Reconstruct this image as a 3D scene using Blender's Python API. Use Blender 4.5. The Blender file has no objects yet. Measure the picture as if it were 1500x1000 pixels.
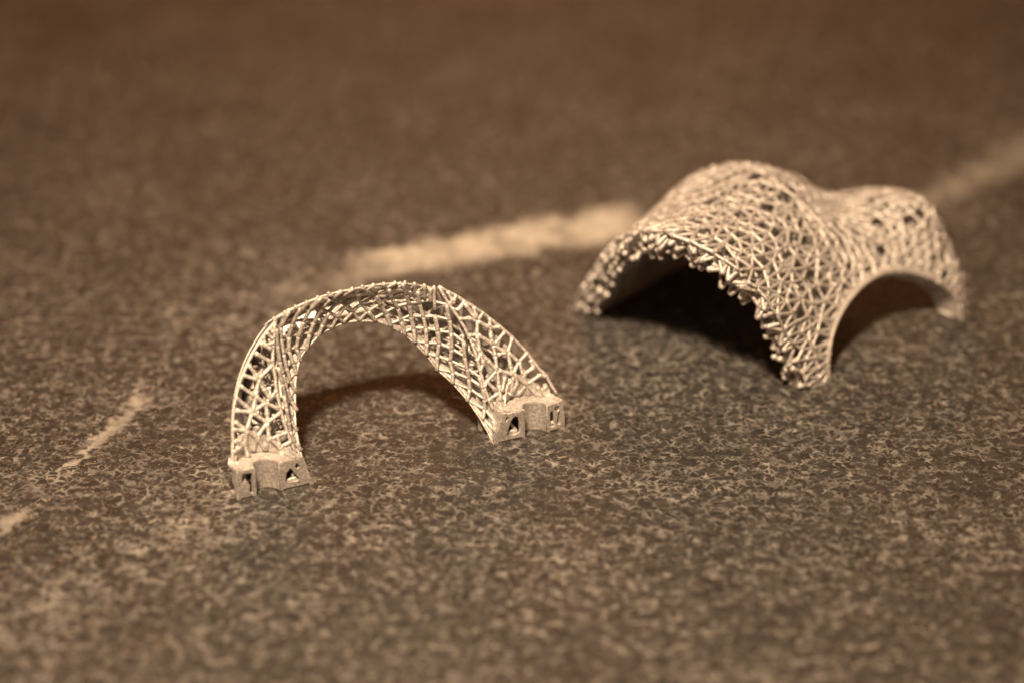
import bpy, bmesh, math, random
import numpy as np
from mathutils import Vector, Matrix, noise
from mathutils.geometry import delaunay_2d_cdt

# ------------------------------------------------------------------ scale
# everything is laid out in working units, one unit = 0.081 mm (the half ring is 40 mm wide)
S = 0.0000808
scene = bpy.context.scene
COL = scene.collection
R_ = random.Random(7)

# ------------------------------------------------------------------ camera
PITCH = math.radians(28.5)
CAM_D = 3700.0
cam_d = bpy.data.cameras.new('camera')
cam = bpy.data.objects.new('camera', cam_d)
COL.objects.link(cam)
cam.location = (0, -math.cos(PITCH) * CAM_D * S, math.sin(PITCH) * CAM_D * S)
cam.rotation_euler = (math.pi / 2 - PITCH, 0, 0)
cam_d.sensor_width = 36
cam_d.lens = 85
cam_d.clip_start = 0.01
cam_d.clip_end = 20
cam_d.dof.use_dof = True
cam_d.dof.focus_distance = 3390 * S
cam_d.dof.aperture_fstop = 10.0
scene.camera = cam

# ------------------------------------------------------------------ world and lamps
world = bpy.data.worlds.new('World')
scene.world = world
world.use_nodes = True
wb = world.node_tree.nodes['Background']
wb.inputs['Color'].default_value = (1.0, 0.40, 0.155, 1)
wb.inputs['Strength'].default_value = 0.16

def lamp(name, loc, target, size, power, color):
    d = bpy.data.lights.new(name, 'AREA')
    d.shape = 'DISK'
    d.size = size
    d.energy = power
    d.color = color
    o = bpy.data.objects.new(name, d)
    COL.objects.link(o)
    o.location = loc
    o.rotation_euler = (Vector(target) - Vector(loc)).to_track_quat('-Z', 'Y').to_euler()
    return o

KEY_H = 0.50
key = lamp('key_lamp', (-0.065, -0.03 - 0.56 * KEY_H, KEY_H), (-0.006, -0.026, 0), 0.07, 0.43, (1.0, 0.71, 0.455))
key.data.spread = math.radians(37)
# a warm room lamp far behind the table leaves an orange sheen on the stone at grazing angles
lamp('room_lamp', (0.0, 1.25, 0.44), (0.0, 0.08, 0), 0.46, 1.75, (1.0, 0.35, 0.105))

scene.view_settings.view_transform = 'Standard'
scene.view_settings.look = 'None'
scene.view_settings.exposure = 0
scene.view_settings.gamma = 1

# ------------------------------------------------------------------ node helpers
class NT:
    def __init__(self, name):
        self.m = bpy.data.materials.new(name)
        self.m.use_nodes = True
        self.t = self.m.node_tree
        self.b = self.t.nodes['Principled BSDF']
    def n(self, typ, **kw):
        nd = self.t.nodes.new(typ)
        for k, v in kw.items():
            setattr(nd, k, v)
        return nd
    def link(self, a, b):
        self.t.links.new(a, b)
    def put(self, sock, v):
        if isinstance(v, bpy.types.NodeSocket):
            self.link(v, sock)
        else:
            sock.default_value = v
    def math(self, op, a, b=0.0, c=0.0, clamp=False):
        nd = self.n('ShaderNodeMath', operation=op, use_clamp=clamp)
        for i, v in enumerate((a, b, c)):
            self.put(nd.inputs[i], v)
        return nd.outputs[0]
    def vmath(self, op, a, b=None):
        nd = self.n('ShaderNodeVectorMath', operation=op)
        self.put(nd.inputs[0], a)
        if b is not None:
            self.put(nd.inputs[3 if op == 'SCALE' else 1], b)
        return nd
    def noise(self, vec, scale, detail=2.0, rough=0.5, dist=0.0):
        nd = self.n('ShaderNodeTexNoise')
        self.put(nd.inputs['Vector'], vec)
        nd.inputs['Scale'].default_value = scale
        nd.inputs['Detail'].default_value = detail
        nd.inputs['Roughness'].default_value = rough
        nd.inputs['Distortion'].default_value = dist
        return nd.outputs['Fac']
    def voro(self, vec, scale, feature='F1', rnd=1.0):
        nd = self.n('ShaderNodeTexVoronoi', feature=feature)
        self.put(nd.inputs['Vector'], vec)
        nd.inputs['Scale'].default_value = scale
        nd.inputs['Randomness'].default_value = rnd
        return nd
    def smooth(self, v, lo, hi, a=0.0, b=1.0):
        nd = self.n('ShaderNodeMapRange', interpolation_type='SMOOTHSTEP')
        self.put(nd.inputs['Value'], v)
        for k, x in (('From Min', lo), ('From Max', hi), ('To Min', a), ('To Max', b)):
            nd.inputs[k].default_value = x
        return nd.outputs[0]
    def mix(self, f, a, b):
        nd = self.n('ShaderNodeMix', data_type='RGBA')
        self.put(nd.inputs['Factor'], f)
        for k, v in ((6, a), (7, b)):
            if isinstance(v, tuple):
                v = (*v, 1)
            self.put(nd.inputs[k], v)
        return nd.outputs[2]
    def coords(self):
        return self.vmath('SCALE', self.n('ShaderNodeTexCoord').outputs['Object'], 1.0 / S).outputs[0]

def metal(name, base, grain, rough, metallic, bump):
    m = NT(name)
    c = m.coords()
    big = m.noise(c, 0.035, 3, 0.6)
    fine = m.noise(c, grain, 3, 0.7)
    dk = tuple(x * 0.78 for x in base)
    lt = tuple(min(1, x * 1.10) for x in base)
    col = m.mix(m.smooth(big, 0.3, 0.7), dk, lt)
    col = m.mix(m.smooth(fine, 0.5, 0.64, 0.0, 0.85), col, tuple(min(1, x * 1.35) for x in base))
    col = m.mix(m.smooth(fine, 0.36, 0.48, 0.75, 0.0), col, tuple(x * 0.55 for x in base))
    m.link(col, m.b.inputs['Base Color'])
    m.b.inputs['Metallic'].default_value = metallic
    m.link(m.smooth(fine, 0.3, 0.7, rough - 0.08, rough + 0.12), m.b.inputs['Roughness'])
    bp = m.n('ShaderNodeBump')
    bp.inputs['Strength'].default_value = bump
    bp.inputs['Distance'].default_value = 1.6 * S
    m.link(fine, bp.inputs['Height'])
    m.link(bp.outputs[0], m.b.inputs['Normal'])
    return m.m

TI = (0.53, 0.51, 0.488)
M_STRUT = metal('sintered_titanium', TI, 0.35, 0.50, 0.55, 0.5)
M_FOOT = metal('grainy_titanium', (0.43, 0.412, 0.392), 0.30, 0.45, 0.5, 0.6)
M_SEAT = metal('machined_titanium', (0.40, 0.375, 0.355), 0.25, 0.5, 0.2, 0.12)

# ------------------------------------------------------------------ the stone top
def stone():
    m = NT('speckled_stone')
    c = m.coords()
    sep = m.n('ShaderNodeSeparateXYZ')
    m.link(c, sep.inputs[0])
    wob = m.n('ShaderNodeTexNoise')
    m.link(c, wob.inputs['Vector'])
    wob.inputs['Scale'].default_value = 0.05
    wob.inputs['Detail'].default_value = 2
    wv = m.vmath('SCALE', m.vmath('SUBTRACT', wob.outputs['Color'], (0.5, 0.5, 0.5)).outputs[0], 26.0).outputs[0]
    cw = m.vmath('ADD', c, wv).outputs[0]
    # pale matrix showing between rounded dark grains
    v1 = m.voro(cw, 1 / 12.6, 'DISTANCE_TO_EDGE').outputs['Distance']
    patch = m.noise(c, 1 / 16.0, 3, 0.62)
    patch2 = m.noise(c, 1 / 160.0, 2, 0.5)
    p = m.math('ADD', patch, m.math('MULTIPLY', m.math('SUBTRACT', patch2, 0.5), 0.25))
    # a mottled belt where the pale matrix crowds together
    for (ax, ay), (bx, by), hw, amt in BELTS:
        ln = math.hypot(bx - ax, by - ay)
        d = ((bx - ax) / ln, (by - ay) / ln, 0)
        rel = m.vmath('SUBTRACT', c, (ax, ay, 0)).outputs[0]
        al = m.vmath('DOT_PRODUCT', rel, d).outputs['Value']
        ac = m.math('ABSOLUTE', m.vmath('DOT_PRODUCT', rel, (-d[1], d[0], 0)).outputs['Value'])
        k = m.math('MULTIPLY', m.smooth(ac, hw * 0.1, hw, 1.0, 0.0), m.math('MULTIPLY', m.smooth(al, -0.15 * ln, 0.15 * ln), m.smooth(al, 0.8 * ln, 1.1 * ln, 1.0, 0.0)))
        k = m.math('MULTIPLY', k, m.smooth(m.noise(c, 1 / 42.0, 3, 0.6), 0.42, 0.66))
        p = m.math('MULTIPLY_ADD', k, amt * 1.7, p)
    edge = m.math('SUBTRACT', 1.0, m.smooth(v1, 0.0, 0.34))
    fl = m.math('ADD', m.math('MULTIPLY', edge, 0.26), p)
    blot = m.smooth(m.math('ADD', m.math('MULTIPLY', edge, 0.16), m.noise(c, 1 / 30.0, 3, 0.55, 0.6)), 0.70, 0.80, 0.0, 0.7)
    fleck = m.math('MAXIMUM', m.smooth(fl, 0.64, 0.93), blot)
    grain = m.noise(c, 1 / 2.4, 2, 0.65)
    tone = m.noise(c, 1 / 60.0, 4, 0.6)
    dark = m.mix(m.smooth(tone, 0.25, 0.75), (0.022, 0.022, 0.021), (0.031, 0.028, 0.026))
    cell = m.voro(cw, 1 / 12.6)
    cc = m.n('ShaderNodeSeparateColor')
    m.link(cell.outputs['Color'], cc.inputs[0])
    dark = m.mix(m.smooth(cc.outputs[0], 0.15, 0.8, 0.85, 0.0), dark, (0.013, 0.012, 0.0115))
    dark = m.mix(m.smooth(cc.outputs[1], 0.5, 1.0, 0.0, 0.55), dark, (0.050, 0.046, 0.042))
    dark = m.mix(m.smooth(grain, 0.35, 0.75, 0.0, 0.5), dark, (0.022, 0.020, 0.018))
    pale = m.mix(m.smooth(grain, 0.3, 0.7), (0.09, 0.087, 0.083), (0.19, 0.184, 0.174))
    # every grain has its own tone, so the flecks run from dull to bright
    pale = m.mix(m.smooth(cc.outputs[2], 0.55, 1.0, 0.0, 0.8), pale, (0.30, 0.288, 0.265))
    pale = m.mix(m.smooth(cc.outputs[0], 0.0, 0.5, 0.6, 0.0), pale, (0.060, 0.056, 0.052))
    col = m.mix(m.math('MULTIPLY', fleck, 0.92), dark, pale)
    # veins: soft pale seams in the stone, each a wobbly segment
    wide = m.n('ShaderNodeTexNoise')
    m.link(c, wide.inputs['Vector'])
    wide.inputs['Scale'].default_value = 1 / 60.0
    wide.inputs['Detail'].default_value = 4
    wide.inputs['Roughness'].default_value = 0.62
    ww = m.vmath('SCALE', m.vmath('SUBTRACT', wide.outputs['Color'], (0.5, 0.5, 0.5)).outputs[0], 88.0).outputs[0]
    cv = m.vmath('ADD', c, ww).outputs[0]
    for (ax, ay), (bx, by), wa, wb_, soft, amt, vc in VEINS:
        ln = math.hypot(bx - ax, by - ay)
        d = ((bx - ax) / ln, (by - ay) / ln, 0)
        rel = m.vmath('SUBTRACT', cv, (ax, ay, 0)).outputs[0]
        al = m.vmath('DOT_PRODUCT', rel, d).outputs['Value']
        ac = m.math('ABSOLUTE', m.vmath('DOT_PRODUCT', rel, (-d[1], d[0], 0)).outputs['Value'])
        f = m.math('DIVIDE', al, ln, clamp=True)
        w = m.math('MULTIPLY_ADD', f, wb_ - wa, wa)
        r = m.math('DIVIDE', ac, w)
        side = m.smooth(r, 1.0 - soft, 1.0 + soft, 1.0, 0.0)
        e0 = m.smooth(al, -0.1 * ln, 0.12 * ln)
        e1 = m.smooth(al, 0.90 * ln, 1.06 * ln, 1.0, 0.0)
        k = m.math('MULTIPLY', m.math('MULTIPLY', side, e0), e1)
        k = m.math('MULTIPLY', k, m.smooth(m.math('ADD', patch, m.math('MULTIPLY', r, -0.22)), 0.12, 0.40, 0.25, 1.0))
        k = m.math('MULTIPLY', k, m.smooth(wide.outputs['Fac'], 0.28, 0.62, amt * 0.35, amt))
        col = m.mix(k, col, vc)
    m.link(col, m.b.inputs['Base Color'])
    # tiny glittering mica plates
    sp = m.voro(c, 1 / 2.6)
    sc = m.n('ShaderNodeSeparateColor')
    m.link(sp.outputs['Color'], sc.inputs[0])
    spark = m.math('MULTIPLY', m.math('GREATER_THAN', sc.outputs[0], 0.94), m.math('LESS_THAN', sp.outputs['Distance'], 0.42))
    m.link(m.math('MULTIPLY', spark, 0.9), m.b.inputs['Metallic'])
    m.link(m.mix(spark, (0.58,) * 3, (0.28,) * 3), m.b.inputs['Roughness'])
    col2 = m.mix(m.math('MULTIPLY', spark, 0.8), col, (0.85, 0.68, 0.42))
    m.link(col2, m.b.inputs['Base Color'])
    h = m.math('ADD', m.math('MULTIPLY', m.noise(c, 1 / 4.0, 3, 0.65), 0.6), m.math('MULTIPLY', m.noise(c, 1 / 22.0, 2, 0.5), 1.2))
    bp = m.n('ShaderNodeBump')
    bp.inputs['Strength'].default_value = 0.55
    bp.inputs['Distance'].default_value = 3.0 * S
    m.link(h, bp.inputs['Height'])
    # each mica plate tilts its own way
    tilt = m.vmath('SCALE', m.vmath('SUBTRACT', sp.outputs['Color'], (0.5, 0.5, 0.5)).outputs[0], m.math('MULTIPLY', spark, 1.1)).outputs[0]
    nn = m.vmath('NORMALIZE', m.vmath('ADD', bp.outputs[0], tilt).outputs[0]).outputs[0]
    m.link(nn, m.b.inputs['Normal'])
    m.b.inputs['Specular IOR Level'].default_value = 0.5
    return m.m

BELTS = [((-760, -960), (-400, -430), 120, 0.12), ((-520, 30), (-150, 290), 120, 0.12), ((620, 430), (1000, 790), 90, 0.08), ((-660, -460), (-500, -100), 60, 0.05)]
VEINS = [
    ((-235, 255), (225, 440), 42, 66, 0.5, 0.95, (0.45, 0.425, 0.375)),
    ((-400, 140), (-190, 275), 40, 45, 0.9, 0.22, (0.30, 0.28, 0.25)),
    ((690, 480), (980, 770), 26, 56, 0.8, 0.55, (0.30, 0.28, 0.245)),
    ((-622, -385), (-536, -158), 3, 11, 0.9, 0.9, (0.30, 0.28, 0.25)),
    ((-740, -600), (-655, -480), 7, 9, 0.9, 0.8, (0.30, 0.28, 0.25)),
]

def link_obj(name, me, mat, parent=None, smooth=True, crisp=False):
    if mat is not None and not me.materials:
        me.materials.append(mat)
    o = bpy.data.objects.new(name, me)
    COL.objects.link(o)
    if parent is not None:
        o.parent = parent
    if smooth:
        me.shade_smooth()
        if crisp:
            me.set_sharp_from_angle(angle=math.radians(35))
    return o

def empty(name, loc, label, cat):
    o = bpy.data.objects.new(name, None)
    COL.objects.link(o)
    o.empty_display_size = 0.005
    o.location = [x * S for x in loc]
    o['label'] = label
    o['category'] = cat
    return o

class MB:
    """collects vertices and faces in working units; build() links one mesh"""
    def __init__(self):
        self.v = []
        self.f = []
    def add(self, vs, fs):
        k = len(self.v)
        self.v += [tuple(p) for p in vs]
        self.f += [tuple(i + k for i in f) for f in fs]
    def rod(self, a, b, r0, r1=None, n=6, flare=1.25, cap=True, bow=None):
        a = Vector(a); b = Vector(b)
        r1 = r0 if r1 is None else r1
        d = b - a
        L = d.length
        if L < 1e-3:
            return
        d /= L
        u = d.orthogonal().normalized()
        w = d.cross(u)
        st = [(-0.55 * r0, 0.5 * r0), (0.0, r0 * flare), (0.26 * L, r0), (0.74 * L, r1), (L, r1 * flare), (L + 0.55 * r1, 0.5 * r1)]
        if not cap:
            st = st[1:5]
        vs = []
        for t, r in st:
            c = a + d * t
            if bow is not None:
                q = min(max(t / L, 0), 1)
                c = c + Vector(bow) * (4 * q * (1 - q))
            for i in range(n):
                g = 2 * math.pi * i / n
                vs.append(c + (u * math.cos(g) + w * math.sin(g)) * r)
        fs = []
        for k in range(len(st) - 1):
            for i in range(n):
                j = (i + 1) % n
                fs.append((k * n + i, k * n + j, (k + 1) * n + j, (k + 1) * n + i))
        fs.append(tuple(range(n))[::-1])
        fs.append(tuple((len(st) - 1) * n + i for i in range(n)))
        self.add(vs, fs)
    def chain(self, pts, r, n=7, jit=0.0):
        P = [Vector(p) for p in pts]
        vs = []
        u = None
        for i, p in enumerate(P):
            d = (P[min(i + 1, len(P) - 1)] - P[max(i - 1, 0)]).normalized()
            if u is None:
                u = d.orthogonal().normalized()
            u = (u - d * u.dot(d)).normalized()
            w = d.cross(u)
            rr = r * (1 + jit * R_.uniform(-1, 1))
            for k in range(n):
                g = 2 * math.pi * k / n
                vs.append(p + (u * math.cos(g) + w * math.sin(g)) * rr)
        fs = []
        for i in range(len(P) - 1):
            for k in range(n):
                j = (k + 1) % n
                fs.append((i * n + k, i * n + j, (i + 1) * n + j, (i + 1) * n + k))
        fs.append(tuple(range(n))[::-1])
        fs.append(tuple((len(P) - 1) * n + k for k in range(n)))
        self.add(vs, fs)
    def slab(self, rows, thick):
        """a grid of points rows[i][j] given a real thickness (offset vectors thick[i][j])"""
        A = [[Vector(p) for p in r] for r in rows]
        B = [[Vector(p) + Vector(q) for p, q in zip(r, t)] for r, t in zip(rows, thick)]
        m, n = len(A), len(A[0])
        vs = [p for r in A for p in r] + [p for r in B for p in r]
        o = m * n
        fs = []
        for i in range(m - 1):
            for j in range(n - 1):
                q = (i * n + j, i * n + j + 1, (i + 1) * n + j + 1, (i + 1) * n + j)
                fs.append(q)
                fs.append(tuple(x + o for x in q[::-1]))
        for i in range(m - 1):
            for j in (0, n - 1):
                q = (i * n + j, (i + 1) * n + j, (i + 1) * n + j + o, i * n + j + o)
                fs.append(q)
        for j in range(n - 1):
            for i in (0, m - 1):
                fs.append((i * n + j, i * n + j + 1, i * n + j + 1 + o, i * n + j + o))
        self.add(vs, fs)
    def prism(self, poly, off):
        n = len(poly)
        vs = [Vector(p) for p in poly] + [Vector(p) + Vector(off) for p in poly]
        fs = [tuple(range(n)), tuple(range(n, 2 * n))[::-1]]
        for i in range(n):
            j = (i + 1) % n
            fs.append((i, j, j + n, i + n))
        self.add(vs, fs)
    def mesh(self, name):
        me = bpy.data.meshes.new(name)
        me.from_pydata([(x * S, y * S, z * S) for x, y, z in self.v], [], self.f)
        bm = bmesh.new()
        bm.from_mesh(me)
        bmesh.ops.recalc_face_normals(bm, faces=bm.faces)
        bm.to_mesh(me)
        bm.free()
        return me
    def build(self, name, mat, parent, smooth=True, crisp=False):
        return link_obj(name, self.mesh(name), mat, parent, smooth, crisp)

def plate(name, outer, holes, thick, bevel, frame, mat, parent):
    """flat plate with real holes: a filled 2-D outline, extruded and softly bevelled; frame maps it into the thing"""
    cu = bpy.data.curves.new(name, 'CURVE')
    cu.dimensions = '2D'
    cu.fill_mode = 'BOTH'
    cu.extrude = (thick / 2 - bevel) * S
    cu.bevel_depth = bevel * S
    cu.bevel_resolution = 1
    cu.offset = -bevel * S
    for lp in [outer] + holes:
        sp = cu.splines.new('POLY')
        sp.points.add(len(lp) - 1)
        for q, (x, y) in zip(sp.points, lp):
            q.co = (x * S, y * S, 0, 1)
        sp.use_cyclic_u = True
    tmp = bpy.data.objects.new(name, cu)
    COL.objects.link(tmp)
    dg = bpy.context.evaluated_depsgraph_get()
    me = bpy.data.meshes.new_from_object(tmp.evaluated_get(dg))
    bpy.data.objects.remove(tmp)
    bpy.data.curves.remove(cu)
    me.name = name
    me.transform(frame)
    me.materials.clear()
    return link_obj(name, me, mat, parent, smooth=False)

# ------------------------------------------------------------------ ground
def make_stone():
    bm = bmesh.new()
    bmesh.ops.create_grid(bm, x_segments=40, y_segments=40, size=0.45)
    me = bpy.data.meshes.new('stone_countertop')
    bm.to_mesh(me)
    bm.free()
    o = link_obj('stone_countertop', me, stone())
    o['kind'] = 'structure'
    o['label'] = 'dark speckled stone countertop with a pale vein running across'
    o['category'] = 'countertop'
make_stone()
# ================================================================== the half-ring bracket
# local frame: x along the feet line, y back along the (skewed) ring axis, z up
MX, MY = -149.49, -357.92
DX, DY = 0.91999, 0.39194
SK = -0.28
def ring(x, y, z):
    xx = x + SK * y
    return (DX * xx - DY * y, DY * xx + DX * y, z)      # relative to the bracket's base point
arch = empty('lattice_bracket', (MX, MY, 0), 'small half ring lattice bracket in sintered metal with two half cut bolt feet', 'bracket')
ROUT = 245.0
def interp(t, ks, vs):
    return float(np.interp(t, ks, vs))
def rfront(a):           # radius of the front edge of the inner band at angle a (deg, 0..90 folded)
    return interp(a, [0, 8, 15, 22, 29, 36, 43, 50, 56, 60, 90], [136, 145, 151, 158, 165, 175, 188, 210, 227, 240, 234])
def fold(a):
    return a if a <= 90 else 180 - a
def efront(a):
    b = fold(a)
    r = rfront(b)
    x = r * math.cos(math.radians(a)); z = r * math.sin(math.radians(a))
    y = 0.5 * z if b < 60 else interp(b, [60, 75, 90], [104, 100, 97])
    if b < 12:
        y = interp(b, [0, 12], [1, 15])
    return Vector((x, y, z))
def eback(a):
    b = fold(a)
    r = interp(b, [0, 40, 60, 75, 90], [136, 139, 158, 170, 171])
    x = r * math.cos(math.radians(a)); z = r * math.sin(math.radians(a))
    y = interp(b, [0, 20, 40, 60, 90], [3, 44, 84, 112, 124])
    return Vector((x, y, z))
TAPER = 0.95             # the outside narrows towards the back like a wedge
def yfront(a):
    return efront(a).y if fold(a) >= 60 else 0.5 * ROUT * math.sin(math.radians(a))
def apex_of(a):          # the blunt back edge of the wedge: (radius, depth)
    e = eback(a)
    rb = math.hypot(e.x, e.z)
    dl = (ROUT - rb - TAPER * (e.y - yfront(a))) / (TAPER + 0.78)
    dl = max(dl, 6)
    return rb + 0.78 * dl, e.y + dl

R_edge = [[[124,210],[129,193],[134,178],[140,164],[144,150],[147,134],[148,114],[147,94],[146,73],[147,54],[149,43]],[[124,210],[135,201],[145,194],[155,185],[166,176],[175,167],[184,157],[193,147],[201,138],[209,127],[216,116],[223,106],[228,94],[234,82],[241,72],[244,60],[249,45]]]
R_strut = [[[135,201],[138,187]],[[145,194],[138,186]],[[138,186],[132,186]],[[155,185],[143,176]],[[143,176],[134,178]],[[140,164],[153,163]],[[153,163],[165,157]],[[154,182],[164,160]],[[166,176],[166,157]],[[167,159],[177,166]],[[165,157],[158,141]],[[165,157],[180,146]],[[180,146],[184,157]],[[180,146],[178,136]],[[178,136],[177,123]],[[180,146],[195,144]],[[158,141],[146,141]],[[158,141],[155,118]],[[158,141],[178,124]],[[177,123],[200,137]],[[177,123],[194,111]],[[177,123],[175,109]],[[175,109],[172,91]],[[208,127],[195,111]],[[195,111],[207,96]],[[195,111],[193,93]],[[193,93],[193,82]],[[207,96],[223,105]],[[207,96],[194,83]],[[207,96],[208,79]],[[208,79],[209,66]],[[208,79],[225,85]],[[194,111],[180,110]],[[194,82],[173,91]],[[194,82],[209,66]],[[194,82],[181,57]],[[155,116],[147,108]],[[155,118],[162,106]],[[162,106],[172,91]],[[155,116],[155,103]],[[155,103],[147,95]],[[155,118],[147,130]],[[172,91],[168,72]],[[168,72],[164,54]],[[172,91],[152,80]],[[152,80],[160,68]],[[152,80],[146,74]],[[209,66],[191,55]],[[209,66],[219,50]],[[209,66],[231,74]],[[231,74],[241,71]],[[209,66],[207,53]],[[181,57],[196,71]],[[196,71],[194,82]],[[146,56],[161,62]],[[161,62],[164,54]],[[219,50],[236,58]],[[224,60],[224,48]],[[180,81],[170,64]],[[226,84],[225,95]]]
R_base = [[[147,53],[155,52],[164,53],[173,55],[182,56],[193,55],[205,54],[214,51],[219,47],[232,51],[244,58]]]
L_edge = [[[-120,204],[-125,190],[-132,175],[-140,155],[-142,137],[-144,132],[-147,112],[-149,91],[-149,73],[-148,57],[-146,41]],[[-120,204],[-133,196],[-147,186],[-161,174],[-175,160],[-186,148],[-192,141],[-203,125],[-211,111],[-219,93],[-226,72],[-233,54],[-234,40]]]
L_strut = [[[-129,198],[-126,193]],[[-135,194],[-129,185]],[[-148,183],[-135,173]],[[-159,172],[-140,157]],[[-173,160],[-164,141]],[[-142,153],[-164,141]],[[-185,149],[-167,140]],[[-141,190],[-142,179]],[[-142,179],[-131,180]],[[-165,139],[-173,127]],[[-173,127],[-187,102]],[[-193,137],[-177,120]],[[-177,120],[-166,110]],[[-166,110],[-158,114]],[[-158,114],[-146,122]],[[-166,110],[-188,102]],[[-166,110],[-151,100]],[[-166,110],[-168,98]],[[-168,98],[-171,86]],[[-188,102],[-209,108]],[[-188,102],[-172,86]],[[-188,102],[-203,82]],[[-172,86],[-151,94]],[[-172,86],[-192,71]],[[-172,86],[-176,68]],[[-203,82],[-221,86]],[[-203,82],[-192,71]],[[-203,82],[-215,95]],[[-203,82],[-212,64]],[[-192,71],[-204,56]],[[-192,71],[-187,56]],[[-176,68],[-186,55]],[[-177,65],[-164,67]],[[-164,67],[-151,69]],[[-224,72],[-212,64]],[[-212,64],[-213,50]],[[-204,125],[-195,113]],[[-195,113],[-187,102]],[[-158,114],[-163,128]],[[-163,128],[-166,138]],[[-230,59],[-218,63]],[[-164,67],[-165,53]],[[-165,53],[-148,57]],[[-176,68],[-165,53]],[[-165,53],[-161,44]]]
L_base = [[[-231,53],[-223,49],[-213,50],[-203,53],[-192,55],[-185,54],[-178,53],[-171,49],[-161,45],[-149,40]]]


def leaf_pt(q, lift=0.0):
    x, z = q
    y = 0.5 * z - lift
    cx = 200 if x > 0 else -200
    # inside the bolt pocket the skin lies on the pocket wall, further back
    for _ in range(40):
        if (x - cx) ** 2 + y * y > 38.0 ** 2 or z < 47:
            break
        x, y, z = x + 0.57, y + 0.81, z - 0.477
    return ring(x, y, z)
def strut_obj(mb_args, parent, name='strut', mat=None):
    m = MB()
    m.rod(*mb_args[0], **mb_args[1])
    return m.build(name, mat or M_STRUT, parent)

def dist_r(z):
    return 2.5
for side, EDGE, STRUT, BASE in (('right', R_edge, R_strut, R_base), ('left', L_edge, L_strut, L_base)):
    m = MB()
    for e in EDGE:
        # densify and roughen the rim of the flat cut face
        pts = []
        for a, b in zip(e, e[1:]):
            for k in range(3):
                t = k / 3
                pts.append(leaf_pt((a[0] + (b[0] - a[0]) * t, a[1] + (b[1] - a[1]) * t)))
        pts.append(leaf_pt(e[-1]))
        m.chain(pts, 2.6, n=7, jit=0.12)
    face = m.build('cut_face_frame', M_STRUT, arch)
    for a, b in STRUT:
        L = math.hypot(a[0] - b[0], a[1] - b[1])
        r = R_.uniform(2.7, 3.3)
        bow = Vector(ring(0, 0, 0))
        strut_obj(((leaf_pt(a), leaf_pt(b), r), dict(n=7, flare=1.45)), face)
    # web at the foot of the face: a solid wall curving round the bolt seat
    sx = 1 if side == 'right' else -1
    cx = 200 * sx
    w = MB()
    rows = []
    th = []
    for i in range(25):
        g = math.pi * i / 24
        x = cx + 37.5 * math.cos(g)
        y = 37.5 * math.sin(g) + 2
        top = 2 * y + (R_.uniform(-2, 2) - 1 if 2 < i < 22 else 0)
        top = max(top, 47)
        rows.append([ring(x, y, 42), ring(x, y, (42 + top) / 2), ring(x, y, top)])
        nx, ny = math.cos(g), math.sin(g)
        th.append([ring(nx * 6, ny * 6 + 1, 0)] * 3)
    w.slab(rows, th)
    # ragged skin that has run together between the lower struts
    for k in range(len(BASE[0]) - 1):
        a, b = BASE[0][k], BASE[0][k + 1]
        for t in (0.2, 0.7):
            if R_.random() < 0.5:
                x = a[0] + (b[0] - a[0]) * t
                z = a[1] + (b[1] - a[1]) * t
                if abs(x - cx) < 30:
                    continue
                hw, hh = R_.uniform(4, 8), R_.uniform(6, 12)
                w.prism([leaf_pt((x - hw, z - 5), 1.2), leaf_pt((x + hw, z - 5), 1.2), leaf_pt((x + R_.uniform(-2, 3), z + hh), 1.2), leaf_pt((x + R_.uniform(-4, 0), z + hh * 0.8), 1.2)], ring(0, 3, 0))
    w.build('seat_wall', M_STRUT, face, smooth=False)

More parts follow.
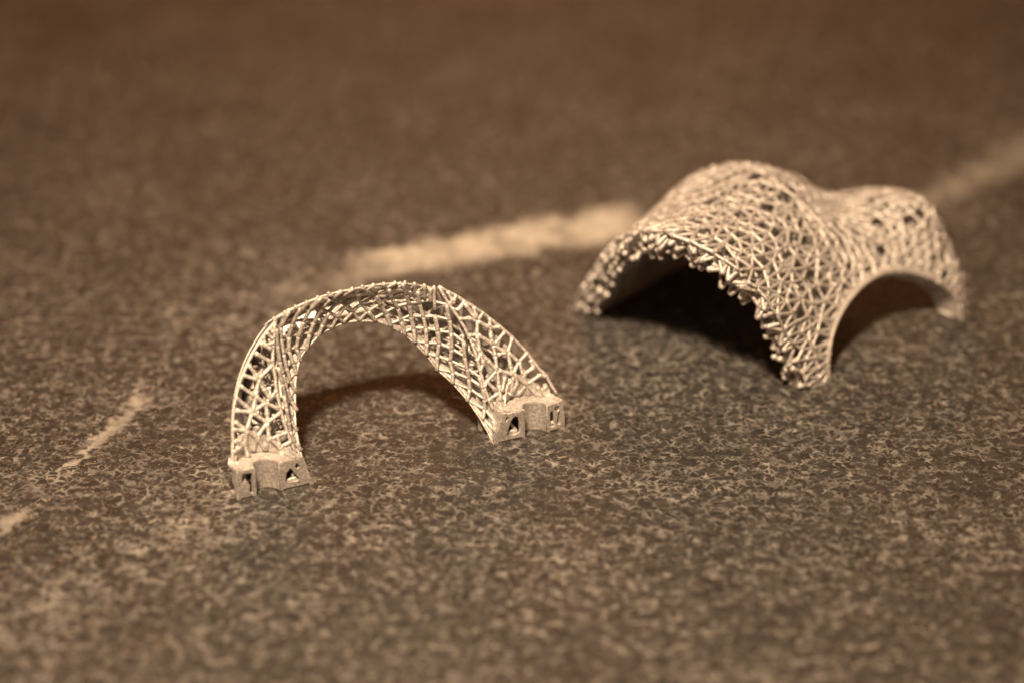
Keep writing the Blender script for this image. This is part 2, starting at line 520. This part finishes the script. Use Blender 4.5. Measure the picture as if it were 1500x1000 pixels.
# ---- feet
def foot(sx):
    cx = 200 * sx
    f = MB()
    # outer wall, inner wall and floor, each a real slab
    zs = [0, 12, 24, 36, 46]
    rows = [[ring(sx * (math.sqrt(ROUT ** 2 - z * z) - TAPER * max(0, y - 0.5 * z)), y, z) for y in np.linspace(0, 0.5 * z + 34, 5)] for z in zs]
    f.slab(rows, [[ring(-6 * sx, 0, 0)] * 5] * 5)
    rows = [[ring(sx * interp(z, [0, 15, 46], [135, 141, 149]), y, z) for y in np.linspace(0, 0.5 * z + 12, 4)] for z in zs]
    f.slab(rows, [[ring(6 * sx, 0, 0)] * 4] * 5)
    rows = [[ring(sx * x, y, 1) for y in (2, 16, 40)] for x in np.linspace(137, 242, 9)]
    f.slab([r for r in rows], [[(0, 0, 5)] * 3] * 9) if False else None
    fo = f.build('foot', M_FOOT, arch, smooth=False)
    # front plate with the strut windows cut by the section
    zt = 45
    gr = 17.5
    g0, g1 = cx - gr, cx + gr
    if sx < 0:
        left = [(-246, 0), (-246, 14), (-245, 30), (-242, zt - 1), (-236, zt), (g0 - 8, zt), (g0, zt), (g0, 0)]
        right = [(g1, 0), (g1, zt), (-165, zt), (-155, zt - 1), (-150, 38), (-143, 17), (-138, 8), (-138, 0)]
        hl = [[(-238, 34), (-233, 37), (-222, 36), (-219, 25), (-218, 12), (-221, 8), (-226, 10), (-225, 20), (-229, 26), (-235, 24)]]
        hr = [[(-174, 12), (-171, 26), (-166, 32), (-160, 21), (-155, 13), (-160, 11)], [(-160, 33), (-157, 38), (-153, 33), (-156, 29)]]
    else:
        left = [(136, 0), (136, 8), (141, 20), (147, 38), (150, zt - 3), (156, zt), (g0 - 8, zt), (g0, zt), (g0, 0)]
        right = [(g1, 0), (g1, zt), (232, zt), (240, zt - 3), (244, 30), (246, 14), (246, 0)]
        hl = [[(157, 12), (162, 28), (166, 35), (171, 35), (174, 26), (175, 12), (166, 10)], [(151, 34), (154, 39), (158, 40), (156, 33)]]
        hr = [[(222, 28), (225, 16), (226, 9), (233, 9), (231, 18)], [(236, 9), (244 - 5, 24), (238, 31), (234, 22), (234, 9)], [(226, 36), (229, 39), (236, 38), (233, 31)]]
        hr = [[(222, 9), (222, 29), (226, 33), (230, 9)], [(233, 10), (236, 30), (240, 30), (243, 11)], [(229, 36), (232, 40), (238, 38), (235, 31)]]
    def grow(lp, s=1.18):
        mx = sum(p[0] for p in lp) / len(lp)
        mz = sum(p[1] for p in lp) / len(lp)
        return [(mx + (x - mx) * s, mz + (z - mz) * s) for x, z in lp]
    hl = [grow(q) for q in hl[:1]] + hl[1:]
    hr = [grow(q, 1.12) for q in hr]
    left = [(x, max(z, 1.8)) for x, z in left]
    right = [(x, max(z, 1.8)) for x, z in right]
    ex = Vector(ring(1, 0, 0)); ez = Vector((0, 0, 1)); en = ex.cross(ez)
    fr = Matrix(((ex.x, ez.x, en.x, 0), (ex.y, ez.y, en.y, 0), (ex.z, ez.z, en.z, 0), (0, 0, 0, 1)))
    off = Matrix.Translation(Vector(ring(0, 3.2, 0)) * S)
    for o_, h_ in ((left, hl), (right, hr)):
        plate('section_face', o_, h_, 6, 0.7, off @ fr, M_FOOT, fo)
    # bolt hole left as a half round groove
    g = MB()
    rows = []; th = []
    for i in range(21):
        a = math.pi * i / 20
        x = cx + gr * math.cos(a); y = gr * math.sin(a)
        rows.append([ring(x, y, z) for z in (0.6, 15, 30, zt - 1.5)])
        th.append([ring(math.cos(a) * 4, math.sin(a) * 4, 0)] * 4)
    g.slab(rows, th)
    go = g.build('bolt_groove', M_FOOT, fo, crisp=True)
    # ring shaped seat for the bolt head
    ro = 37.5
    outer = [(cx + ro * math.cos(a), max(ro * math.sin(a), 0.0)) for a in np.linspace(0, math.pi, 31)]
    inner = [(cx + gr * math.cos(a), gr * 0.92 * math.sin(a)) for a in np.linspace(math.pi, 0, 21)]
    s = MB()
    m_ = len(outer)
    rows = []
    for i in range(31):
        a = math.pi * i / 30
        rows.append([ring(cx + r * math.cos(a), max(0.4, r * math.sin(a)), zt + 0.6) for r in (gr + 0.3, 27, ro)])
    s.slab(rows, [[(0, 0, -5)] * 3] * 31)
    s.build('bolt_seat', M_SEAT, fo, smooth=False)
    # top of the foot beside the seat: uneven sintered skin
    t = MB()
    for x0, x1 in ((cx - 47 if sx > 0 else cx - 43, cx - 30), (cx + 30, cx + 43 if sx > 0 else cx + 47)):
        rows = []
        for x in np.linspace(x0, x1, 5):
            rows.append([ring(sx * min(abs(x), 245 - 0.95 * max(0, y - 21)), y, zt - 1.2 + (0.5 * max(0, y - 14)) + R_.uniform(-1.2, 1.2)) for y in (0.8, 8, 16, 22, 30)])
        t.slab(rows, [[(0, 0, -4)] * 5] * 5)
    t.build('foot_skin', M_FOOT, fo, smooth=False)
    # struts seen inside the windows
    k = MB()
    for _ in range(26):
        x = R_.uniform(140, 242) * sx
        if abs(x - cx) < 21:
            continue
        y = R_.uniform(9, 26)
        p = Vector((x, y, R_.uniform(2, 38)))
        q = p + Vector((R_.uniform(-14, 14), R_.uniform(-4, 10), R_.uniform(-16, 16)))
        q.z = min(max(q.z, 2), 40)
        q.x = sx * min(max(abs(q.x), 142), 230)
        p.x = sx * min(abs(p.x), 230)
        k.rod(ring(*p), ring(*q), 2.4)
    # thick strut ends cut flush in the windows
    ends = [((-236, 6, 26), (-222, 12, 12)), ((-230, 6, 20), (-226, 14, 34)), ((-172, 7, 10), (-156, 7, 12)), ((-165, 7, 32), (-146, 8, 20))] if sx < 0 else \
           [((156, 7, 11), (174, 7, 11)), ((155, 7, 24), (166, 8, 36)), ((151, 6, 30), (147, 9, 6)), ((231, 8, 22), (238, 8, 38)), ((234, 7, 12), (243, 7, 12)), ((222, 7, 11), (231, 7, 11))]
    for a, b in ends:
        k.rod(ring(*a), ring(*b), 2.8)
    o = k.build('window_struts', M_STRUT, fo)
    o['kind'] = 'stuff'
    # back and floor close the foot
    b = MB()
    rows = [[ring(sx * x, 40 + 0.1 * z, z) for z in (1, 20, 40, 58)] for x in np.linspace(142, 205, 9)]
    b.slab(rows, [[ring(0, 5, 0)] * 4] * 9)
    rows = [[ring(sx * x, y, 0.5) for y in (7, 12, 22)] for x in np.linspace(138, 243, 22) if abs(x - 200) > 23]
    for seg in (rows[:sum(1 for x in np.linspace(138, 243, 22) if x < 177)], rows[sum(1 for x in np.linspace(138, 243, 22) if x < 177):]):
        if len(seg) > 1:
            b.slab(seg, [[(0, 0, 4)] * 3] * len(seg))
    b.build('foot_back', M_FOOT, fo, smooth=False)
    return fo
foot(-1)
foot(1)

# ---- inner band: two crossing families of struts on the flared mouth of the ring
def band_pt(a, w, lift=0.0):
    f = efront(a); b = eback(a)
    p = b.lerp(f, w)
    # gently hollow the flare
    da = efront(min(a + 1, 179)) - efront(max(a - 1, 1))
    n = (f - b).cross(da)
    if n.length > 0:
        n.normalize()
    if n.y > 0:
        n = -n
    p = p + n * (lift - 5.0 * math.sin(math.pi * w))
    return p
ANG = np.linspace(2, 178, 353)
cen = [band_pt(a, 0.5) for a in ANG]
arc = [0.0]
for p, q in zip(cen, cen[1:]):
    arc.append(arc[-1] + (q - p).length)
TOT = arc[-1]
def ang_at(s):
    return float(np.interp(s, arc, ANG))
def wid(a):
    return (efront(a) - eback(a)).length
def step_s(a):
    return interp(fold(a), [0, 40, 70, 90], [15, 16, 14, 12.5])
def step_w(a):
    return interp(fold(a), [0, 40, 70, 90], [8.5, 10.0, 13.5, 15])
uu = [0.0]
for k in range(1, len(ANG)):
    uu.append(uu[-1] + (arc[k] - arc[k - 1]) / step_s(ANG[k]))
band = MB()
nodes = {}
for i in range(-70, 90):
    for j in range(-70, 90):
        u_, q_ = i - j, i + j
        if not (0.5 < u_ < uu[-1] - 0.5) or q_ < 0:
            continue
        a = float(np.interp(u_, uu, ANG))
        W = wid(a)
        w = q_ * step_w(a) + 1.5
        if w > W + 3:
            continue
        fw_ = min(max((w + R_.uniform(-1.6, 1.6)) / max(W, 1), 0), 1)
        nodes[(i, j)] = (a + R_.uniform(-0.5, 0.5), fw_)
def inside(p):
    a = math.degrees(math.atan2(p.z, p.x))
    e = efront(min(max(a, 0.5), 179.5))
    re = math.hypot(e.x, e.z) if fold(a) > 59 else ROUT - 8
    return math.hypot(p.x, p.z) < re - TAPER * max(0.0, p.y - yfront(a)) - 1
E_edge = MB()
edge_pts_b = [ring(*eback(a)) for a in np.linspace(64, 180, 71)]
E_edge.chain(edge_pts_b, 2.2, n=7, jit=0.3)
E_edge.chain([ring(*(eback(a) + Vector((0, 2, 0)))) for a in np.linspace(0, 64, 41)], 1.3, n=6, jit=0.2)
bandframe = E_edge.build('inner_band_rim', M_STRUT, arch)
band_jobs = []
FAM = 0
for (i, j), (a, w) in nodes.items():
    for di, dj, fam in ((1, 0, 0), (0, 1, 1)):
        q = nodes.get((i + di, j + dj))
        if q is None or R_.random() < 0.015:
            continue
        if abs(q[0] - a) > 17:
            continue
        # the two families lie at different heights, as in the printed weave
        top_fam = FAM if a < 90 else 1 - FAM
        calm = abs(a - 90) < 12
        lift = 0.5 if calm else (2.4 if fam == top_fam else -1.5)
        r = R_.uniform(2.4, 2.9) if calm else (R_.uniform(2.7, 3.2) if fam == top_fam else R_.uniform(2.0, 2.5))
        band_jobs.append((ring(*band_pt(a, w, lift)), ring(*band_pt(q[0], q[1], lift)), r))
print('band struts', len(band_jobs))
for p, q, r in band_jobs[:290]:
    strut_obj(((p, q, r), dict(n=7, flare=1.2)), bandframe)
extra = MB()
for p, q, r in band_jobs[290:]:
    extra.rod(p, q, r)
# deeper layers of the same weave, and the ties between the layers
for lay, dl in ((1, -16), (2, -32)):
    for (i, j), (a, w) in nodes.items():
        for di, dj in ((1, 0), (0, 1), (1, 1)):
            q = nodes.get((i + di, j + dj))
            if q is None or R_.random() < 0.35 or abs(q[0] - a) > 17:
                continue
            if 50 < a < 130 and w > 0.72:
                continue
            wk = max(0.2, 0.93 - 0.95 * abs(dl) / max(wid(a), 30)) if 50 < a < 130 else 0.92
            A = band_pt(a + 2, w * wk + 0.04, dl); B = band_pt(q[0] + 2, q[1] * wk + 0.04, dl)
            if inside(A) and inside(B):
                extra.rod(ring(*A), ring(*B), 2.2)
        if R_.random() < 0.7:
            B = band_pt(a + R_.uniform(-3, 3), min(max(w * 0.7 + R_.uniform(-.1, .1), 0), 0.72), dl)
            if inside(B):
                extra.rod(ring(*band_pt(a, w, 0)), ring(*B), 2.1)
# stubs of cut struts that stand proud of the crest and of the band
for a in np.arange(61, 120, 3.9):
    hi = band_pt(a, 1.0, 0)
    lo = band_pt(a + R_.choice((-3.9, 3.9)), 0.74, 0)
    tip = hi + (hi - lo).normalized() * R_.uniform(0.0, 2.6)
    extra.rod(ring(*lo), ring(*tip), 2.6, n=7)
    c_, s__ = math.cos(math.radians(a + 1)), math.sin(math.radians(a + 1))
    extra.rod(ring(*(band_pt(a, 0.9, -1))), ring(*(hi + Vector((c_ + R_.uniform(-.3, .3), -0.1, s__)) * R_.uniform(1.0, 3.2))), 2.2, n=7)
    if R_.random() < 0.8:
        extra.rod(ring(*band_pt(a, 0.97, -2)), ring(*band_pt(a + 3.9, 0.97, -2)), 1.9)
o = extra.build('band_infill_struts', M_STRUT, bandframe)
o['kind'] = 'stuff'

# ---- the body behind the faces: outer skin, bore skin, back and the strut infill
sk = MB()
def skin_pt(a, t, r0):
    ra, ya = apex_of(a)
    y0 = yfront(a) + (10 if r0 > 232 else 4)
    if r0 < 232:
        y0 += (ROUT - r0) / TAPER
    r = r0 + (ra - r0) * t
    y = y0 + (ya - y0) * t
    return ring(r * math.cos(math.radians(a)), y, r * math.sin(math.radians(a)))
for a0, a1, r0 in ((12, 58, ROUT - 11.5), (122, 168, ROUT - 11.5), (58, 122, 219)):
    rows = []; th = []
    for a in np.linspace(a0, a1, 30):
        c, s_ = math.cos(math.radians(a)), math.sin(math.radians(a))
        rows.append([skin_pt(a, t, r0) for t in np.linspace(0, 1, 6)])
        th.append([ring(-3 * c, 0, -3 * s_)] * 6)
    sk.slab(rows, th)
sk.build('outer_skin', M_STRUT, arch)
bs = MB()
rows = []; th = []
for a in np.linspace(0.5, 179.5, 70):
    e = eback(a)
    c, s_ = math.cos(math.radians(a)), math.sin(math.radians(a))
    rb = math.hypot(e.x, e.z) + 1
    ra, ya = apex_of(a)
    rows.append([ring((rb + (ra - rb) * t) * c, e.y + 1.5 + (ya - e.y - 1.5) * t, (rb + (ra - rb) * t) * s_) for t in np.linspace(0, 1, 5)])
    th.append([ring(2.5 * c, -1.5, 2.5 * s_)] * 5)
bs.slab(rows, th)
bs.build('rear_skin', M_STRUT, arch)
inf = MB()
for side in (0, 1):
    pts = []
    for _ in range(1500):
        a = R_.uniform(6, 66)
        if side:
            a = 180 - a
        f = fold(a)
        r = R_.uniform(rfront(f) + 3, ROUT - 6)
        c, s_ = math.cos(math.radians(a)), math.sin(math.radians(a))
        yf = 0.5 * r * s_
        ymax = yfront(a) + (ROUT - r) / TAPER - 6
        if ymax < yf + 18:
            continue
        y = R_.uniform(yf + 17, ymax)
        p = Vector((r * c, y, r * s_))
        if abs(abs(p.x) - 200) < 42 and p.z < 50 and y < 46:
            continue
        if all((p - q).length > 19 for q in pts):
            pts.append(p)
    for n_, p in enumerate(pts):
        near = sorted(range(len(pts)), key=lambda k: (pts[k] - p).length)[1:4]
        for k in near:
            if (k > n_ or R_.random() < 0.3) and inside(p) and inside(pts[k]):
                inf.rod(ring(*p), ring(*pts[k]), 1.9)
    # struts that run from the cut face back into the body
    for (a, b) in (R_strut if side == 0 else L_strut)[::2]:
        p = Vector((a[0], 0.5 * a[1], a[1]))
        q = min(pts, key=lambda k: (k - p).length)
        if inside(q):
            inf.rod(ring(*p), ring(*q), 1.9)
o = inf.build('infill_struts', M_STRUT, arch)
o['kind'] = 'stuff'
# ================================================================== the four legged lattice dome
DO = np.array([280.0, -30.0])
DA = np.array([0.61, 0.79]); DA /= np.linalg.norm(DA)
DD = np.array([DA[1], -DA[0]])
dome = empty('lattice_dome', (DO[0], DO[1], 0), 'large arched lattice shell in sintered metal with jagged front opening and smooth side opening', 'lattice shell')
LK = np.array([0, 90, 180, 260, 340, 400.0])
PK = np.radians([0, 25, 45, 60, 90, 120, 150, 180])
RD = np.array([[196, 200, 224, 232, 235, 207, 194, 226], [214, 207, 211, 222, 229, 217, 206, 221], [234, 219, 210, 208, 234, 232, 216, 215],
               [247, 232, 214, 186, 192, 201, 205, 206], [268, 252, 251, 197, 126, 174, 189, 199], [244, 224, 205, 165, 90, 142, 166, 183]], float)
def cr1(K, V, x):
    m = np.gradient(V, K, axis=0)
    i = int(min(max(np.searchsorted(K, x) - 1, 0), len(K) - 2))
    h = K[i + 1] - K[i]
    t = (x - K[i]) / h
    return (2 * t ** 3 - 3 * t ** 2 + 1) * V[i] + (t ** 3 - 2 * t ** 2 + t) * h * m[i] + (-2 * t ** 3 + 3 * t ** 2) * V[i + 1] + (t ** 3 - t ** 2) * h * m[i + 1]
def drad(L, ph):
    return float(cr1(PK, cr1(LK, RD, min(max(L, 0), 420)), ph))
def frame(L, s, z):
    lean = LEAN * z * max(0.0, 1 - L / 160.0)
    Lp = L - lean
    return Vector((DA[0] * Lp + DD[0] * s, DA[1] * Lp + DD[1] * s, z))
LEAN = 0.42
LEND = 384.0
def dp(L, ph, k=1.0):
    r = drad(L, ph) * k
    return frame(L, r * math.cos(ph), r * math.sin(ph))
OC, OW, OH = 193.0, 141.0, 103.0       # side opening: centre along the axis, half width, height
def zop(L):
    t = (L - OC) / OW
    return OH * math.sqrt(max(0, 1 - t * t)) if abs(t) < 1 else -1
def is_open(L, ph, pad=0.0):
    if ph > math.pi / 2:
        return False
    z = drad(L, ph) * math.sin(ph)
    t = (L - OC) / (OW + pad)
    return abs(t) < 1 and z < (OH + pad) * math.sqrt(1 - t * t)
def ph_at_z(L, z):
    lo, hi = 0.0, math.pi / 2
    for _ in range(30):
        md = (lo + hi) / 2
        if drad(L, md) * math.sin(md) < z:
            lo = md
        else:
            hi = md
    return lo

# smooth lining under the lattice, with the side opening left out
ln = MB()
NL, NP = 50, 80
KI = 0.845
def liner(L, ph, k):
    return dp(L, ph, k)
cells = {}
Ls = np.linspace(8, LEND, NL)
vid = {}
vs = []; fs = []
colsP = []
for i, L in enumerate(Ls):
    lo = ph_at_z(L, zop(L) + 2) if zop(L) > 0 else 0.0
    colsP.append(np.linspace(lo, math.pi, NP))
rows = [[dp(L, p, KI) for p in ps] for L, ps in zip(Ls, colsP)]
th = [[dp(L, p, KI + 0.03) - dp(L, p, KI) for p in ps] for L, ps in zip(Ls, colsP)]
ln.slab(rows, th)
ln.build('inner_lining', M_STRUT, dome)

# smooth rim round the side opening
rm = MB()
rows = []; th = []
for i in range(61):
    g = math.pi * i / 60
    L = OC - OW * math.cos(g)
    z = max(OH * math.sin(g), 0.0)
    row = []
    Lc = min(max(L, OC - OW), OC + OW)
    ph = ph_at_z(Lc, z) if z > 0.5 else 0.0
    outer = dp(Lc, ph, 1.012)
    inner = dp(Lc, ph, KI)
    inner.z = outer.z
    row = [outer.lerp(inner, t) for t in (0, 0.06, 0.5, 1.0)]
    # rounded lip
    up = Vector((-DA[0] * math.cos(g), -DA[1] * math.cos(g), math.sin(g)))
    rows.append([row[0] + up * 2.5, row[1], row[2], row[3]])
    th.append([up * 9.0] * 4)
rm.slab(rows, th)
rm.build('opening_rim', M_SEAT, dome)

# lattice: jittered points over the unrolled surface, joined by their triangulation
DA3 = Vector((DA[0], DA[1], 0))
def met(q):              # cells are drawn out along the axis of the shell
    t = q.dot(DA3)
    return q - DA3 * (0.36 * min(t, 150) + 0.10 * max(t - 150, 0))
def net(spacing, k, seed, phase):
    rr = random.Random(seed)
    pts = []
    par = []
    P3d = []
    cell = {}
    def key(q):
        return (int(q.x // spacing), int(q.y // spacing), int(q.z // spacing))
    def try_add(L, ph, gap):
        q = met(dp(L, ph, k))
        kx, ky, kz = key(q)
        for i in (-1, 0, 1):
            for j in (-1, 0, 1):
                for l in (-1, 0, 1):
                    for o in cell.get((kx + i, ky + j, kz + l), ()):
                        if (o - q).length < gap:
                            return
        cell.setdefault((kx, ky, kz), []).append(q)
        pts.append(Vector((L, ph * 205)))
        par.append((L, ph))
    # points that hug the rim of the side opening, the feet and the front edge first
    for i in range(31):
        g = min(math.pi * (i + 0.5 * phase) / 30, math.pi)
        L = OC - (OW + 4) * math.cos(g)
        z = max((OH + 4) * math.sin(g), 0)
        try_add(L, ph_at_z(L, z) if z > 0.5 else 0.0, spacing * 0.6)
    for i in range(40):
        try_add(rr.uniform(0, 8), math.pi * (i + rr.uniform(0.2, 0.8)) / 40, spacing * 0.7)
    for i in range(26):
        L = LEND * i / 25
        try_add(L, math.pi, spacing * 0.6)
        if not is_open(L, 0.001, 5):
            try_add(L, 0.0, spacing * 0.6)
    for i in range(26000):
        L, ph = rr.uniform(0, LEND), rr.uniform(0, math.pi)
        if not is_open(L, ph, 7):
            try_add(L, ph, spacing)
    # Gabriel graph: two nodes are joined when no third node lies in the ball between them
    out = []
    allq = [met(dp(l, ph, k)) for l, ph in par]
    idx = {}
    for i, q in enumerate(allq):
        idx.setdefault(key(q), []).append(i)
    for i, q in enumerate(allq):
        kx, ky, kz = key(q)
        near = []
        for u in range(-2, 3):
            for v in range(-2, 3):
                for w in range(-2, 3):
                    for j in idx.get((kx + u, ky + v, kz + w), ()):
                        if j != i and (allq[j] - q).length < spacing * 2.1:
                            near.append(j)
        for j in near:
            if j < i:
                continue
            mid = (q + allq[j]) / 2
            r2 = (q - allq[j]).length_squared / 4 * GAB
            if any((allq[m_] - mid).length_squared < r2 for m_ in near if m_ != j):
                continue
            if is_open((par[i][0] + par[j][0]) / 2, (par[i][1] + par[j][1]) / 2, 2):
                continue
            out.append((par[i], par[j]))
    return par, out
GAB = 0.86

P1, E1 = net(14.4, 1.0, 3, 0.0)
lat = MB()
# the near rim frame: struts nearest the camera become parts of their own
camp = Vector((0, -3251.6, 1765.5))
base = Vector((DO[0], DO[1], 0))
jobs = []
rr = random.Random(5)
for pa, pb in E1:
    if rr.random() < 0.04:
        continue
    A, B = dp(*pa, 1 + rr.uniform(-.008, .008)), dp(*pb, 1 + rr.uniform(-.008, .008))
    ph = (pa[1] + pb[1]) / 2
    d = ((A + B) / 2 + base - camp).length + (600 if ph > 2.3 else 0)
    rim = max(0.0, 1 - abs(pa[0] - OC) / 190) * max(0.0, 1 - ph / 1.1)
    slim = 0.84 if ph < 1.2 and pa[0] < 120 else 1.0
    jobs.append((d, A, B, rr.uniform(2.7, 3.5) * slim + 1.0 * rim + 0.5 * min(1, pa[0] / 250)))
jobs.sort(key=lambda q: q[0])
shell = MB()
shell.chain([dp(9, p, 0.90) for p in np.linspace(0, math.pi, 61)], 2.2, n=7, jit=0.3)
shell_o = shell.build('front_rim', M_STRUT, dome)
for d, A, B, r in jobs[:260]:
    m = MB()
    m.rod(A, B, r, n=7, flare=1.3)
    m.build('strut', M_STRUT, shell_o)
for d, A, B, r in jobs[260:]:
    lat.rod(A, B, r, n=6, flare=1.3)
P2, E2 = net(16.0, 0.9, 11, 0.3)
for pa, pb in E2:
    if rr.random() < 0.1:
        continue
    lat.rod(dp(*pa, 0.91), dp(*pb, 0.91), rr.uniform(2.6, 3.4), n=6)
P3, E3 = net(17.0, 0.86, 17, 0.6)
for pa, pb in E3:
    if rr.random() < 0.35:
        continue
    lat.rod(dp(*pa, 0.85), dp(*pb, 0.85), rr.uniform(2.6, 3.4), n=6)
for l, ph in P1:
    if rr.random() < 0.6:
        lat.rod(dp(l, ph, 0.995), dp(min(l + rr.uniform(-8, 8), LEND) if l > 8 else l, min(max(ph + rr.uniform(-.05, .05), 0), math.pi), 0.87), 2.8, n=6)
o = lat.build('lattice_struts', M_STRUT, dome)
o['kind'] = 'stuff'

# cut strut ends that bristle along the front opening
for row, k in enumerate((0.985, 0.925, 0.865)):
    n = (29, 26, 24)[row]
    for i in range(n):
        ph = math.pi * (i + 0.5 + rr.uniform(-0.3, 0.3)) / n
        A = dp(8, ph, k)
        kk = k - rr.uniform(0.02, 0.07)
        r = drad(0, ph) * kk
        ph2 = ph + rr.uniform(-.05, .05)
        B = frame(-rr.uniform(1, 7), r * math.cos(ph2), max(r * math.sin(ph2), 4))
        m = MB()
        rt = rr.uniform(3.9, 4.8)
        m.rod(A, B, rr.uniform(2.6, 3.1), rt, n=8, flare=1.12)
        # each cut end is a little loop: a second strut springs from the same tip
        A2 = dp(8, min(max(ph + rr.choice((-1, 1)) * rr.uniform(0.05, 0.09), 0.02), math.pi - 0.02), min(k + rr.uniform(-0.01, 0.05), 0.985))
        m.rod(A2, B, 2.6, rt * 0.8, n=7, flare=1.1)
        m.build('strut_end', M_STRUT, shell_o)
